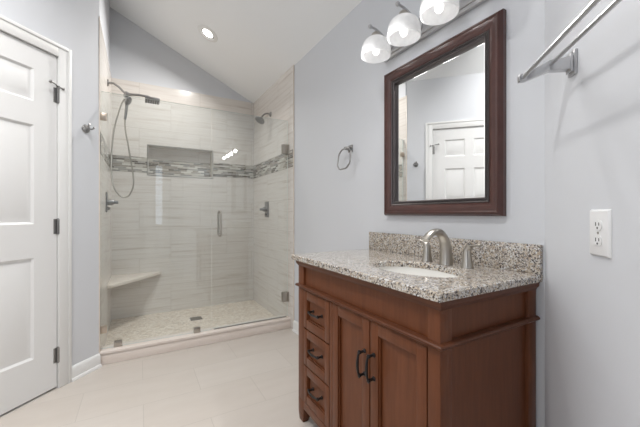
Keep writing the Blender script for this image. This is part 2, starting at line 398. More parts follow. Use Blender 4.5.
# shower curb: a stone cap on a tiled step
mb = MB(); mb.box(XL, XW-0.01, YC+0.004, YC+0.115, 0, 0.074, 0.002); mb.box(XL, XW-0.01, YC-0.004, YC+0.122, 0.076, 0.096, 0.003)
mb.box(XL+0.002, XW-0.012, YC+0.007, YC+0.112, 0.0735, 0.0765)
struct('trim_7', mb, M_CURB)

# casing of the door and baseboards
CW = 0.072
mb = MB(ML)
def casing(mb, a0, a1, c0, c1):
    mb.box(a0, a1, 0, 0.014, c0, c1, 0.003)
mb.box(DT1-0.004, DT1+CW, 0, 0.016, 0, DZ+CW, 0.004); mb.box(DT0-CW, DT0+0.004, 0, 0.016, 0, DZ+CW, 0.004); mb.box(DT0+0.004, DT1-0.004, 0, 0.016, DZ-0.004, DZ+CW, 0.004)
mb.box(DT1+CW-0.02, DT1+CW, 0.016, 0.020, 0, DZ+CW, 0.0015); mb.box(DT0-CW, DT1+CW-0.02, 0.016, 0.020, DZ+CW-0.02, DZ+CW, 0.0015)
mb.box(DT1-0.004, DT1, -0.09, 0.0, 0, DZ-0.004); mb.box(DT0, DT0+0.004, -0.09, 0, 0, DZ-0.004); mb.box(DT0+0.004, DT1-0.004, -0.09, 0, DZ-0.004, DZ)
struct('trim_8', mb, M_TRIM)
def baseboard(name, M, a0, a1):
    mb = MB(M); P = [(0, 0), (0.026, 0), (0.026, 0.006), (0.020, 0.016), (0.014, 0.018), (0.014, 0.072), (0.010, 0.082), (0.006, 0.088), (0.0, 0.092)]
    mb.prism([(a0, b, c) for b, c in P], (a1-a0, 0, 0)); return struct(name, mb, M_TRIM)
baseboard('baseboard_left', ML, DT1+CW, TE-0.003)
baseboard('baseboard_far_left', ML, TS+0.05, DT0-CW)
MW = frame(Vector((XW, 0, 0)), Vector((0, 1, 0)), Vector((-1, 0, 0)), UP)
baseboard('baseboard_right', MW, 1.50, YT-0.008)
baseboard('baseboard_slanted', MR, 0.02, TR)

# ------------------------------------------------------------------ six panel door
mb = MB(ML)
D0, D1, DB0, DB1 = DT0+0.007, DT1-0.007, -0.035, 0.002
COLS = [(D1-0.335, D1-0.125), (D0+0.125, D0+0.335)]
ROWS = [(0.235, 0.815), (1.008, 1.577), (1.712, 1.900)]
zs = [0.012, DZ-0.008]
as_ = sorted([D0, D1] + [v for c in COLS for v in c]); cs = sorted(zs + [v for r in ROWS for v in r])
for i in range(len(as_)-1):
    for j in range(len(cs)-1):
        a0, a1, c0, c1 = as_[i], as_[i+1], cs[j], cs[j+1]
        if (a0, a1) in COLS and (c0, c1) in ROWS:
            # moulded field: sloping sticking, flat groove, raised centre
            def ring(d, b): return [mb._v((a0+d, b, c0+d)), mb._v((a1-d, b, c0+d)), mb._v((a1-d, b, c1-d)), mb._v((a0+d, b, c1-d))]
            R = [ring(0, DB1), ring(0.012, DB1-0.009), ring(0.020, DB1-0.009), ring(0.042, DB1-0.002)]
            for A, B in zip(R, R[1:]):
                for k in range(4): mb.bm.faces.new((A[k], A[(k+1) % 4], B[(k+1) % 4], B[k]))
            mb.bm.faces.new(R[-1])
        else:
            mb.bm.faces.new([mb._v(p) for p in ((a0, DB1, c0), (a1, DB1, c0), (a1, DB1, c1), (a0, DB1, c1))])
bmesh.ops.remove_doubles(mb.bm, verts=mb.bm.verts, dist=1e-5)
mb.box(D0, D1, DB0, DB1-0.0095, zs[0], zs[1])
for (a0, a1, c0, c1) in ((D0, D0, zs[0], zs[1]), (D1, D1, zs[0], zs[1])):
    mb.bm.faces.new([mb._v(p) for p in ((a0, DB1, c0), (a0, DB1, c1), (a0, DB1-0.0095, c1), (a0, DB1-0.0095, c0))])
mb.bm.faces.new([mb._v(p) for p in ((D0, DB1, zs[1]), (D1, DB1, zs[1]), (D1, DB1-0.0095, zs[1]), (D0, DB1-0.0095, zs[1]))])
mb.bm.faces.new([mb._v(p) for p in ((D0, DB1, zs[0]), (D1, DB1, zs[0]), (D1, DB1-0.0095, zs[0]), (D0, DB1-0.0095, zs[0]))])
door = struct('door_1', mb, M_DOOR, 'white six-panel door in the left wall', None)
for zc_ in (0.205, 0.99, 1.79):
    mb = MB(ML); h = 0.045
    for k in range(5):
        mb.tube([(DT1-0.004, 0.010, zc_-h+k*0.018+0.0005), (DT1-0.004, 0.010, zc_-h+k*0.018+0.0175)], 0.0075, 10)
    mb.tube([(DT1-0.004, 0.010, zc_-h-0.004), (DT1-0.004, 0.010, zc_+h+0.005)], 0.005, 10)
    mb.box(DT1-0.026, DT1-0.004, 0.001, 0.004, zc_-h, zc_+h)
    mb.build('hinge', M_STEEL, door)
mb = MB(ML); zt = 1.843
mb.tube([(DT1-0.004, 0.010, zt-0.012), (DT1-0.004, 0.010, zt+0.006)], 0.009, 12)
mb.tube([(DT1-0.004, 0.010, zt), (DT1-0.035, 0.030, zt+0.004), (DT1-0.062, 0.034, zt+0.007)], [0.004, 0.0045, 0.0045], 8)
mb.lathe([(0, 0), (0.009, 0), (0.010, 0.006), (0.007, 0.012), (0, 0.012)], (DT1-0.060, 0.034, zt+0.007), (-0.9, -0.3, 0.1), 12)
mb.tube([(DT1-0.004, 0.010, zt), (DT1+0.018, 0.022, zt-0.004)], 0.0045, 8)
mb.lathe([(0, 0), (0.008, 0), (0.009, 0.005), (0, 0.008)], (DT1+0.018, 0.022, zt-0.004), (0.8, 0.4, -0.1), 12)
mb.build('door_stop', M_STEEL, door)

# robe hook between door and shower
hk = thing('robe_hook', 'small round nickel robe hook on the wall between door and shower', 'hook', ML @ Vector((0.150, 0, 1.636)))
MB(ML).lathe([(0, 0), (0.027, 0), (0.028, 0.004), (0.024, 0.010), (0.011, 0.014), (0.009, 0.030), (0, 0.030)], (0.150, 0, 1.636), (0, 1, 0), 28).build('flange', M_STEEL, hk)
mb = MB(ML)
mb.tube([(0.150, 0.028, 1.636), (0.150, 0.045, 1.630), (0.150, 0.062, 1.631), (0.150, 0.074, 1.642)], [0.006, 0.005, 0.0045, 0.006], 10)
mb.tube([(0.150, 0.022, 1.636), (0.146, 0.030, 1.655), (0.145, 0.042, 1.664)], [0.006, 0.005, 0.006], 10)
mb.build('hook', M_STEEL, hk)

# ------------------------------------------------------------------ recessed downlight over the shower, then added ceiling fill
def downlight(x, y, label, group):
    sl = SL if x > XR else 0
    n = Vector((-sl, 0, -1)).normalized(); c = Vector((x, y, ceil_z(x) if x > XR else ZR))
    t = thing('recessed_light', label, 'ceiling light', c, group)
    MB().lathe([(0.060, 0.0005), (0.098, 0.0005), (0.098, 0.004), (0.090, 0.008), (0.062, 0.009)], c, n, 40, close=True).build('trim_ring', M_TRIM, t)
    MB().lathe([(0.064, 0.006), (0.068, 0.006), (0.052, 0.001), (0.048, 0.001)], c, n, 40, close=True).build('baffle', M_STEEL, t)
    MB().lathe([(0, 0.0045), (0.035, 0.0040), (0.050, 0.001), (0, 0.001)], c, n, 32).build('lens', M_LENS, t)
    return c, n
c, n = downlight(0.557, 3.08, 'round white recessed light in the sloped ceiling above the shower', None)
area('lamp_shower', c + n*0.02, n, 0.09, 0.09, 11, (1, 0.975, 0.94), 'DISK').data.spread = math.radians(150)
for x, y, pw in FILL_DISKS:
    n = Vector((-SL if x > XR else 0, 0, -1)).normalized()
    area('fill_ceiling', Vector((x, y, ceil_z(x) if x > XR else ZR)) + n*0.02, n, 0.3, 0.3, pw, (1, 0.985, 0.965), 'DISK').data.spread = math.radians(125)  # out-of-view fill disk added to brighten the room, no fitting behind it

# ------------------------------------------------------------------ shower
GY0, GY1, GZ0, GZ1 = 2.735, 2.745, 0.099, 1.945
def pane(x0, x1, name, parent, z0=GZ0):
    mb = MB(); mb.box(x0, x1, GY0, GY1, z0, GZ1)
    mb.bm.faces.ensure_lookup_table()
    for f in mb.bm.faces:
        f.normal_update()
        f.material_index = 0 if abs(f.normal.y) > 0.5 else 1
    return mb.build(name, [M_GLASS, M_GEDGE], parent)
XM = 0.526
gp = thing('glass_panel', 'fixed clear glass shower panel on the left, clipped to the curb', 'shower screen', (0.14, 2.74, 0.096))
pane(XL+0.004, XM-0.003, 'glass_pane', gp, 0.098)
def clip(x, z, horiz=True, m=M_NICKEL):
    mb = MB()
    if horiz: mb.box(x-0.025, x+0.025, GY0-0.010, GY1+0.010, 0.0965, 0.0965+0.042, 0.002)
    else: mb.box(XL+0.001, XL+0.040, GY0-0.010, GY1+0.010, z-0.025, z+0.025, 0.002)
    mb.build('clip', m, gp)
clip(-0.135, 0); clip(0.410, 0); clip(0, 0.235, False, M_BRASS); clip(0, 1.765, False, M_BRASS)
sd = thing('shower_door', 'hinged frameless glass shower door on the right with a pull handle', 'shower door', (0.87, 2.74, 0.10))
pane(XM+0.003, XW-0.018, 'glass_pane', sd, 0.106)
for z in (0.285, 1.675):
    mb = MB(); mb.box(XW-0.075, XW-0.022, GY0-0.012, GY0-0.0003, z-0.045, z+0.045, 0.002); mb.box(XW-0.075, XW-0.022, GY1+0.0003, GY1+0.012, z-0.045, z+0.045, 0.002)
    mb.box(XW-0.024, XW-0.0102, GY0-0.018, GY1+0.018, z-0.045, z+0.045, 0.002); mb.box(XW-0.040, XW-0.010, GY0-0.008, GY1+0.008, z-0.028, z+0.028, 0.002)
    hg = mb.build('hinge', M_NICKEL, sd)
xh = 0.592
for s, yy in ((-1, GY0), (1, GY1)):
    mb = MB(); y2 = yy + s*0.045; z0, z1 = 0.885, 1.085; pts = [(xh, yy, z0)]
    for k in range(7): a = PI/2*k/6; pts.append((xh, y2 - s*0.02*(1-math.sin(a)), z0 - 0.0 + 0.02*(1-math.cos(a))))
    for k in range(7): a = PI/2*k/6; pts.append((xh, y2 - s*0.02*(1-math.cos(a)), z1 - 0.02*(1-math.sin(a))))
    pts.append((xh, yy, z1))
    mb.tube(pts, 0.0085, 12)
    for z in (z0, z1): mb.lathe([(0, 0), (0.013, 0), (0.013, 0.004), (0.009, 0.006), (0, 0.006)], (xh, yy, z), (0, s, 0), 20)
    mb.build('pull_handle', M_NICKEL, sd)
struct('trim_9', MB().box(XM+0.02, XW-0.03, GY0-0.002, GY1+0.002, 0.0962, 0.101, 0.001), M_STEEL)

mb = MB(); zb = 0.450
mb.prism([(XL, YB, zb-0.028), (XL, YB-0.52, zb-0.028), (XL+0.03, YB-0.52, zb-0.028), (XL+0.44, YB-0.035, zb-0.028), (XL+0.44, YB, zb-0.028)], (0, 0, 0.028))
bmesh.ops.bevel(mb.bm, geom=[e for e in mb.bm.edges], offset=0.003, segments=2, affect='EDGES', profile=0.5)
tag(mb.build('shower_bench', M_BENCH), 'triangular cream stone bench floating in the left corner of the shower', 'bench')

dr = thing('shower_drain', 'square nickel drain in the mosaic shower floor', 'drain', (0.50, 3.40, 0.004))
MB().box(0.445, 0.555, 3.345, 3.455, 0.0045, 0.0065, 0.001).build('frame', M_STEEL, dr)
mb = MB()
for k in range(7): mb.box(0.455, 0.545, 3.354+k*0.0135, 3.361+k*0.0135, 0.0066, 0.0078)
mb.build('grate', M_NICKEL, dr)

# left side: arm, diverter and square head; hand shower with hose; valve
AY, AZ = 3.32, 2.215
sa = thing('overhead_shower', 'flat square shower head on a long curved arm, left tiled wall', 'shower head', (XL, AY, AZ))
MB().lathe([(0, 0), (0.030, 0), (0.030, 0.005), (0.020, 0.012), (0, 0.012)], (XL+0.0005, AY, AZ), (1, 0, 0), 28).build('flange', M_STEEL, sa)
arm = [(XL+0.005, AY, AZ), (XL+0.045, AY, AZ+0.004), (XL+0.085, AY, AZ-0.020), (XL+0.115, AY, AZ-0.052), (XL+0.135, AY, AZ-0.068)]
MB().tube(arm, 0.009, 12).build('pipe', M_STEEL, sa)
DX, DZv = XL+0.142, AZ-0.075
mb = MB(); mb.lathe([(0, -0.03), (0.014, -0.03), (0.020, -0.015), (0.021, 0.012), (0.014, 0.022), (0, 0.022)], (DX, AY, DZv), (0.25, 0, 1), 20)
mb.tube([(DX, AY, DZv), (DX+0.05, AY-0.01, DZv+0.004), (DX+0.10, AY-0.02, DZv+0.006)], [0.014, 0.010, 0.010], 12)
mb.build('diverter', M_STEEL, sa)
mb = MB(); mb.tube([(DX+0.09, AY-0.02, DZv+0.006), (DX+0.17, AY-0.022, DZv+0.004), (DX+0.195, AY-0.022, DZv-0.010)], [0.010, 0.011, 0.014], 12)
mb.box(DX+0.145, DX+0.265, AY-0.085, AY+0.045, DZv-0.036, DZv-0.012, 0.005)
hd = mb.build('square_head', M_STEEL, sa)
mb = MB()
for i in range(6):
    for j in range(6): mb.lathe([(0.006, 0), (0.004, 0.004), (0, 0.004)], (DX+0.158+i*0.0188, AY-0.067+j*0.0188, DZv-0.036), (0, 0, -1), 8)
mb.build('nozzles', M_RUBBER, hd)
hs = thing('hand_shower', 'hand shower hanging under the left shower arm with a looping metal hose', 'hand shower', (DX, AY, DZv-0.04))
mb = MB(); mb.tube([(DX+0.012, AY-0.024, DZv-0.044), (DX+0.002, AY-0.005, DZv-0.055), (DX+0.004, AY-0.02, DZv-0.075)], [0.010, 0.012, 0.016], 12); mb.build('cradle', M_STEEL, hs)
mb = MB(); mb.tube([(DX+0.005, AY-0.02, DZv-0.062), (DX+0.004, AY-0.03, DZv-0.10), (DX-0.002, AY-0.03, DZv-0.17), (DX-0.010, AY-0.03, DZv-0.235)], [0.016, 0.013, 0.012, 0.010], 14)
mb.lathe([(0, -0.014), (0.026, -0.013), (0.040, 0.0), (0.040, 0.008), (0.034, 0.012), (0, 0.012)], (DX+0.012, AY-0.045, DZv-0.070), (0.75, -0.35, -0.45), 26)
mb.build('handset', M_STEEL, hs)
def catmull(P, n=10):
    P = [Vector(p) for p in P]; out = []
    for i in range(len(P)-1):
        p0, p1, p2, p3 = P[max(i-1, 0)], P[i], P[i+1], P[min(i+2, len(P)-1)]
        for k in range(n):
            t = k/n
            out.append(0.5*((2*p1) + (p2-p0)*t + (2*p0-5*p1+4*p2-p3)*t*t + (3*p1-p0-3*p2+p3)*t**3))
    return out + [P[-1]]
hose = catmull([(DX-0.010, AY-0.03, DZv-0.235), (DX-0.008, AY-0.03, DZv-0.32), (DX+0.02, AY-0.03, DZv-0.50), (DX+0.052, AY-0.03, DZv-0.72), (DX+0.052, AY-0.03, DZv-0.83), (DX+0.015, AY-0.03, DZv-0.915), (DX-0.045, AY-0.025, DZv-0.915), (DX-0.098, AY-0.02, DZv-0.82), (DX-0.112, AY-0.015, DZv-0.62), (DX-0.095, AY-0.01, DZv-0.35), (DX-0.05, AY-0.01, DZv-0.14), (DX-0.016, AY-0.020, DZv-0.048)], 8)
MB().tube(hose, 0.0062, 8).build('hose', M_NICKEL, hs)
def valve(x, y, z, s, label):
    t = thing('shower_valve', label, 'shower valve', (x, y, z))
    MB().box(min(x, x+s*0.008), max(x, x+s*0.008), y-0.055, y+0.055, z-0.085, z+0.085, 0.003).build('plate', M_STEEL, t)
    mb = MB(); mb.lathe([(0, 0), (0.024, 0), (0.024, 0.035), (0.019, 0.045), (0, 0.045)], (x+s*0.008, y, z), (s, 0, 0), 24)
    mb.box(min(x+s*0.030, x+s*0.085), max(x+s*0.030, x+s*0.085), y-0.013, y+0.013, z-0.013, z+0.013, 0.004)
    mb.build('lever', M_STEEL, t)
    MB().lathe([(0, 0), (0.013, 0), (0.013, 0.016), (0.009, 0.020), (0, 0.020)], (x+s*0.008, y, z-0.055), (s, 0, 0), 20).build('diverter_knob', M_STEEL, t)
valve(XL+0.0005, 3.22, 1.165, 1, 'dark nickel shower valve on the left tiled wall below the hose loop')
valve(XW-0.0105, 3.31, 1.115, -1, 'dark nickel shower valve on the right tiled wall')
HY, HZ = 3.20, 2.135
sh = thing('overhead_shower', 'round tilted shower head on a short arm, right tiled wall', 'shower head', (XW-0.01, HY, HZ))
MB().lathe([(0, 0), (0.028, 0), (0.028, 0.004), (0.018, 0.012), (0, 0.012)], (XW-0.0105, HY, HZ), (-1, 0, 0), 28).build('flange', M_STEEL, sh)
MB().tube(catmull([(XW-0.012, HY, HZ), (XW-0.05, HY, HZ+0.004), (XW-0.085, HY, HZ-0.012), (XW-0.108, HY, HZ-0.038)], 6), 0.009, 12).build('pipe', M_STEEL, sh)
MB().lathe([(0, 0), (0.012, 0), (0.015, 0.018), (0.024, 0.030), (0.048, 0.048), (0.053, 0.058), (0.050, 0.064), (0, 0.061)], (XW-0.104, HY, HZ-0.034), (-0.5, -0.12, -0.78), 30).build('spray_head', M_STEEL, sh)

# ------------------------------------------------------------------ vanity cabinet
VX0, VX1, VY0, VY1 = 0.722, 1.226, 0.590, 1.484
ZM0, ZM1, ZV = 0.690, 0.706, 0.828
va = thing('vanity_cabinet', 'dark cherry wood vanity cabinet under the granite top', 'vanity', ((VX0+VX1)/2, (VY0+VY1)/2, 0))
DR0, DR1, DA0, DA1, DB_0, DB_1 = 1.176, 1.423, 0.899, 1.150, 0.637, 0.893
mb = MB()
P = 0.05                                                             # corner posts
for y0, y1 in ((VY0, VY0+0.044), (VY1-0.058, VY1)):
    mb.box(VX0, VX0+P, y0, y1, 0.115, ZV, 0.002); mb.box(VX1-P, VX1, y0, y1, 0.115, ZV, 0.002)
mb.box(VX0+0.0, VX0+0.03, DA1+0.002, DR0-0.002, 0.10, ZM0+0.004, 0.001)
mb.box(VX0, VX0+0.022, VY0+0.044, VY1-0.058, 0.078, 0.117, 0.002)                                # bottom rail
mb.box(VX0, VX0+0.022, VY0+0.044, VY1-0.058, ZM0-0.008, ZM0+0.003)
mb.box(VX0+0.024, VX0+0.032, VY0+0.014, VY1-0.014, 0.115, ZV-0.004)                               # inner boards
mb.box(VX0+0.032, VX1-0.012, VY0+0.014, VY1-0.014, 0.115, 0.135); mb.box(VX1-0.012, VX1, VY0+0.014, VY1-0.014, 0.115, ZV-0.004)
mb.box(VX0+0.012, VX0+0.024, VY0+0.04, VY1-0.05, ZM1-0.003, ZV)                                   # upper fascia
for y0, y1 in ((VY0+0.011, VY0+0.016), (VY1-0.016, VY1-0.011)):
    mb.box(VX0+P-0.002, VX1-P+0.002, y0, y1, 0.115, ZV)
ya, yb = VY0+0.001, VY0+0.014
mb.box(VX0+P-0.001, VX1-P+0.001, ya, yb, 0.115, 0.185, 0.001)
mb.build('carcass', M_WOOD, va)
def moulding(prof, name, m):
    """profile (outset, z) swept round front and both ends"""
    mb = MB(); rings = []
    for (o, z) in prof:
        rings.append([mb._v(p) for p in ((VX1, VY0-o, z), (VX0-o, VY0-o, z), (VX0-o, VY1+o, z), (VX1, VY1+o, z))])
    for A, B in zip(rings, rings[1:] + rings[:1]):
        for k in range(3): mb.bm.faces.new((A[k], A[k+1], B[k+1], B[k]))
    mb.bm.faces.new([r[0] for r in rings]); mb.bm.faces.new([r[3] for r in rings][::-1])
    return mb.build(name, m, va)
moulding([(-0.01, 0.798), (0.001, 0.798), (0.003, 0.804), (0.008, 0.809), (0.010, 0.814), (0.010, 0.820), (0.014, 0.8285), (-0.01, 0.8285)], 'crown_moulding', M_WOODH)
moulding([(-0.01, ZM0), (0.004, ZM0), (0.010, ZM0+0.002), (0.013, ZM0+0.006), (0.013, ZM0+0.010), (0.010, ZM0+0.014), (0.004, ZM1), (-0.01, ZM1)], 'waist_moulding', M_WOODH)
for x0, x1, xo in ((VX0, VX0+P, 0.012), (VX1-P, VX1, -0.012)):
    for y0, y1, yo in ((VY0, VY0+0.044, 0.010), (VY1-0.058, VY1, -0.014)):
        mb = MB()
        mb.box(x0, x1, y0, y1, 0.045, 0.116, 0.002)
        xa, xb = (x0, x1-0.012) if xo > 0 else (x0+0.012, x1)
        yc, yd = (y0, y1-0.010) if yo > 0 else (y0+0.010, y1)
        b = [(xa+0.004, yc+0.004, 0.0), (xb-0.004, yc+0.004, 0.0), (xb-0.004, yd-0.004, 0.0), (xa+0.004, yd-0.004, 0.0)]
        t_ = [(x0, y0, 0.046), (x1, y0, 0.046), (x1, y1, 0.046), (x0, y1, 0.046)]
        mb.hexa(b, t_, 0.002); mb.build('leg', M_WOOD, va)
def shaker(y0, y1, z0, z1, bl, br, bt, bb, name):
    """frame-and-panel front: bl border at high y, br border at low y"""
    mb = MB(); x0, x1 = VX0-0.001, VX0+0.019
    mb.box(x0, x1, y1-bl, y1, z0, z1, 0.0018); mb.box(x0, x1, y0, y0+br, z0, z1, 0.0018)
    mb.box(x0, x1, y0+br, y1-bl, z1-bt, z1, 0.0012); mb.box(x0, x1, y0+br, y1-bl, z0, z0+bb, 0.0012)
    i = 0.006                                                       # stepped inner bead
    mb.box(x0+0.006, x1, y1-bl-i, y1-bl+0.001, z0+bb, z1-bt); mb.box(x0+0.006, x1, y0+br-0.001, y0+br+i, z0+bb, z1-bt)
    mb.box(x0+0.006, x1, y0+br, y1-bl, z1-bt-i, z1-bt+0.001); mb.box(x0+0.006, x1, y0+br, y1-bl, z0+bb-0.001, z0+bb+i)
    mb.box(x0+0.0135, x1-0.002, y0+br, y1-bl, z0+bb, z1-bt)
    return mb.build(name, M_WOOD, va)
def pull(parent, c, d, n=(-1, 0, 0), half=0.042):
    """wrought bow handle: two posts with collars, a bowed bar with curled ends"""
    mb = MB(); c = Vector(c); d = Vector(d); n = Vector(n)
    for s in (-1, 1):
        p = c + d*(s*half)
        mb.lathe([(0, 0), (0.0085, 0), (0.0085, 0.003), (0.005, 0.006), (0.0048, 0.020), (0.0075, 0.022), (0.0075, 0.028), (0.004, 0.031), (0, 0.031)], p, n, 14)
    pts = []; k = 14
    for i in range(k+1):
        t = -1 + 2*i/k
        pts.append(c + d*(t*(half+0.008)) + n*(0.025 + 0.009*(1-t*t)))
    mb.tube(pts, [0.0035 + 0.0022*(1-abs(-1+2*i/k)) for i in range(k+1)], 10)
    mb.build('handle', M_BRONZE, parent)
for z0, z1, zh in ((0.496, 0.680, 0.592), (0.310, 0.490, 0.405), (0.120, 0.304, 0.215)):
    dw = shaker(DR0, DR1, z0, z1, 0.034, 0.040, 0.040, 0.044, 'drawer')
    pull(dw, (VX0+0.0125, (DR0+DR1)/2+0.003, zh), (0, 1, 0))
d1 = shaker(DA0, DA1, 0.120, 0.681, 0.043, 0.044, 0.040, 0.045, 'door')
d2 = shaker(DB_0, DB_1, 0.120, 0.681, 0.042, 0.040, 0.040, 0.045, 'door')
pull(d1, (VX0-0.001, 0.925, 0.520), (0, 0, 1)); pull(d2, (VX0-0.001, 0.872, 0.525), (0, 0, 1))

# ------------------------------------------------------------------ granite countertop with oval cut-out, basin, faucet
CX0, CX1, CY0, CY1, CZ0, CZ1 = 0.697, XW-0.001, 0.572, 1.519, 0.8287, 0.854
EX, EY, EA, EB = 0.945, 0.892, 0.132, 0.200
ct = thing('countertop', 'speckled granite vanity countertop with an oval sink cut-out', 'countertop', ((CX0+CX1)/2, (CY0+CY1)/2, CZ0))
mb = MB(); n = 64
def outer(a):
    dx, dy = math.cos(a), math.sin(a); t = 1e9
    if dx > 1e-9: t = min(t, (CX1-EX)/dx)
    if dx < -1e-9: t = min(t, (CX0-EX)/dx)
    if dy > 1e-9: t = min(t, (CY1-EY)/dy)
    if dy < -1e-9: t = min(t, (CY0-EY)/dy)
    return (EX+dx*t, EY+dy*t)
angs = [2*PI*k/n for k in range(n)]
for cxx, cyy in ((CX0, CY0), (CX0, CY1), (CX1, CY0), (CX1, CY1)):
    a = math.atan2(cyy-EY, cxx-EX) % (2*PI)
    angs[min(range(n), key=lambda i: abs(angs[i]-a))] = a
lev = [(CZ0, 0.0), (CZ1-0.004, 0.0), (CZ1, 0.004)]
O = []
for z, ins in lev:
    row = []
    for a in angs:
        x, y = outer(a)
        x = min(max(x, CX0+ins), CX1); y = min(max(y, CY0+ins), CY1-ins); row.append(mb._v((x, y, z)))
    O.append(row)
I = [[mb._v((EX+(EA+g)*math.cos(a), EY+(EB+g)*math.sin(a), z)) for a in angs] for z, g in ((CZ0, 0), (CZ1-0.005, 0), (CZ1, 0.005))]
for A, B in ((O[0], O[1]), (O[1], O[2]), (O[2], I[2]), (I[2], I[1]), (I[1], I[0]), (I[0], O[0])):
    for k in range(n): mb.bm.faces.new((A[k], A[(k+1) % n], B[(k+1) % n], B[k]))
mb.build('slab', M_GRANITE, ct)
MB().box(XW-0.021, XW-0.001, CY0, CY1, CZ1+0.0003, 0.958, 0.002).build('backsplash', M_GRANITE, ct)
sk = thing('sink', 'white oval undermount sink in the granite top', 'sink', (EX, EY, 0.68))
mb = MB(); pr = [(1.12, 0.8283), (1.02, 0.8283), (1.015, 0.815), (0.98, 0.78), (0.86, 0.735), (0.62, 0.70), (0.3, 0.686), (0.13, 0.684), (0.12, 0.675), (0.3, 0.676), (0.64, 0.690), (0.90, 0.728), (1.04, 0.78), (1.07, 0.812), (1.12, 0.820)]
mb.lathe([(r, z) for r, z in pr], (EX, EY, 0), (0, 0, 1), 48, sc=(EA, EB), close=True); mb.build('basin', M_CERAMIC, sk)
MB().lathe([(0, 0.681), (0.018, 0.681), (0.022, 0.686), (0.026, 0.686), (0.026, 0.680), (0.02, 0.672), (0, 0.672)], (EX, EY, 0), (0, 0, 1), 28).build('drain', M_NICKEL, sk)

FX, FY, FZ = 1.122, 0.890, CZ1+0.0006
fc = thing('faucet', 'brushed nickel faucet with arched spout and two lever handles', 'faucet', (FX, FY, FZ))
mb = MB()
sp = catmull([(FX+0.004, FY, FZ), (FX+0.004, FY, FZ+0.03), (FX+0.001, FY, FZ+0.07), (FX-0.010, FY, FZ+0.105), (FX-0.036, FY, FZ+0.132), (FX-0.070, FY, FZ+0.137), (FX-0.100, FY, FZ+0.126), (FX-0.124, FY, FZ+0.106)], 6)
k = len(sp)-1
mb.tube(sp, [0.0275 - 0.0095*min(1, i/k*1.3) for i in range(k+1)], 20, flat=[1 - 0.40*i/k for i in range(k+1)], up=(1, 0, 0))
mb.build('spout', M_NICKEL, fc)
for s in (1, -1):
    mb = MB(); hy = FY + s*0.100
    mb.tube(catmull([(FX+0.002, hy, FZ), (FX+0.002, hy, FZ+0.02), (FX+0.002, hy-s*0.001, FZ+0.05), (FX+0.002, hy+s*0.002, FZ+0.072), (FX+0.002, hy+s*0.016, FZ+0.086)], 5),
            [0.0235, 0.0228, 0.022, 0.021, 0.0205, 0.0198, 0.019, 0.0183, 0.0177, 0.0170, 0.0164, 0.0158, 0.0152, 0.0146, 0.014, 0.0135, 0.013, 0.0125, 0.012, 0.0118, 0.0115], 18)
    mb.tube(catmull([(FX+0.002, hy+s*0.006, FZ+0.080), (FX+0.001, hy+s*0.022, FZ+0.088), (FX, hy+s*0.042, FZ+0.092), (FX-0.001, hy+s*0.062, FZ+0.093)], 5), [0.0105]*8 + [0.011]*7 + [0.009], 14, flat=0.5, up=(0, 0, 1))
    mb.build('handle', M_NICKEL, fc)

# ------------------------------------------------------------------ framed mirror
MY0, MY1, MZ0, MZ1 = 0.700, 1.374, 1.058, 1.858
mr = thing('wall_mirror', 'mirror in a beaded mahogany frame above the sink', 'mirror', (XW, (MY0+MY1)/2, MZ0))
def frame_sweep(prof, name, m):
    """profile of (inset from the outer edge, height off the wall), mitred round the rectangle"""
    mb = MB(); rings = []
    for (i, h) in prof:
        x = XW - 0.0006 - h
        rings.append([mb._v(p) for p in ((x, MY0+i, MZ0+i), (x, MY1-i, MZ0+i), (x, MY1-i, MZ1-i), (x, MY0+i, MZ1-i))])
    for A, B in zip(rings, rings[1:] + rings[:1]):
        for k in range(4): mb.bm.faces.new((A[k], A[(k+1) % 4], B[(k+1) % 4], B[k]))
    return mb.build(name, m, mr, sharp=30)
frame_sweep([(0, 0), (0, 0.020), (0.004, 0.026), (0.008, 0.033), (0.013, 0.037), (0.018, 0.037), (0.021, 0.034), (0.028, 0.0335), (0.040, 0.029), (0.051, 0.024), (0.055, 0.0215), (0.055, 0)], 'frame', M_FRAME)
inner = frame_sweep([(0.0552, 0), (0.0552, 0.022), (0.059, 0.025), (0.062, 0.023), (0.063, 0.018), (0.069, 0.018), (0.071, 0.022), (0.075, 0.020), (0.077, 0.014), (0.077, 0)], 'inner_frame', M_SILVERTRIM)
mb = MB(); q = 0.066; st = 0.0085
def bead(y, z):
    bmesh.ops.create_icosphere(mb.bm, subdivisions=1, radius=0.0034, matrix=Matrix.Translation((XW-0.0006-0.0195, y, z)))
ny = int((MY1-MY0-2*q)/st); nz = int((MZ1-MZ0-2*q)/st)
for k in range(ny+1):
    y = MY0+q+(MY1-MY0-2*q)*k/ny; bead(y, MZ0+q); bead(y, MZ1-q)
for k in range(1, nz):
    z = MZ0+q+(MZ1-MZ0-2*q)*k/nz; bead(MY0+q, z); bead(MY1-q, z)
mb.build('beading', M_SILVERTRIM, mr)
mb = MB(); rings = []
for i, h in ((0.076, 0.0008), (0.076, 0.0030), (0.089, 0.0037)):
    x = XW - h; rings.append([mb._v(p) for p in ((x, MY0+i, MZ0+i), (x, MY1-i, MZ0+i), (x, MY1-i, MZ1-i), (x, MY0+i, MZ1-i))])
for A, B in zip(rings, rings[1:]):
    for k in range(4): mb.bm.faces.new((A[k], A[(k+1) % 4], B[(k+1) % 4], B[k]))
mb.bm.faces.new(rings[-1]); mb.bm.faces.new(rings[0][::-1])
mb.build('bevelled_glass', M_MIRROR, mr, sharp=1)

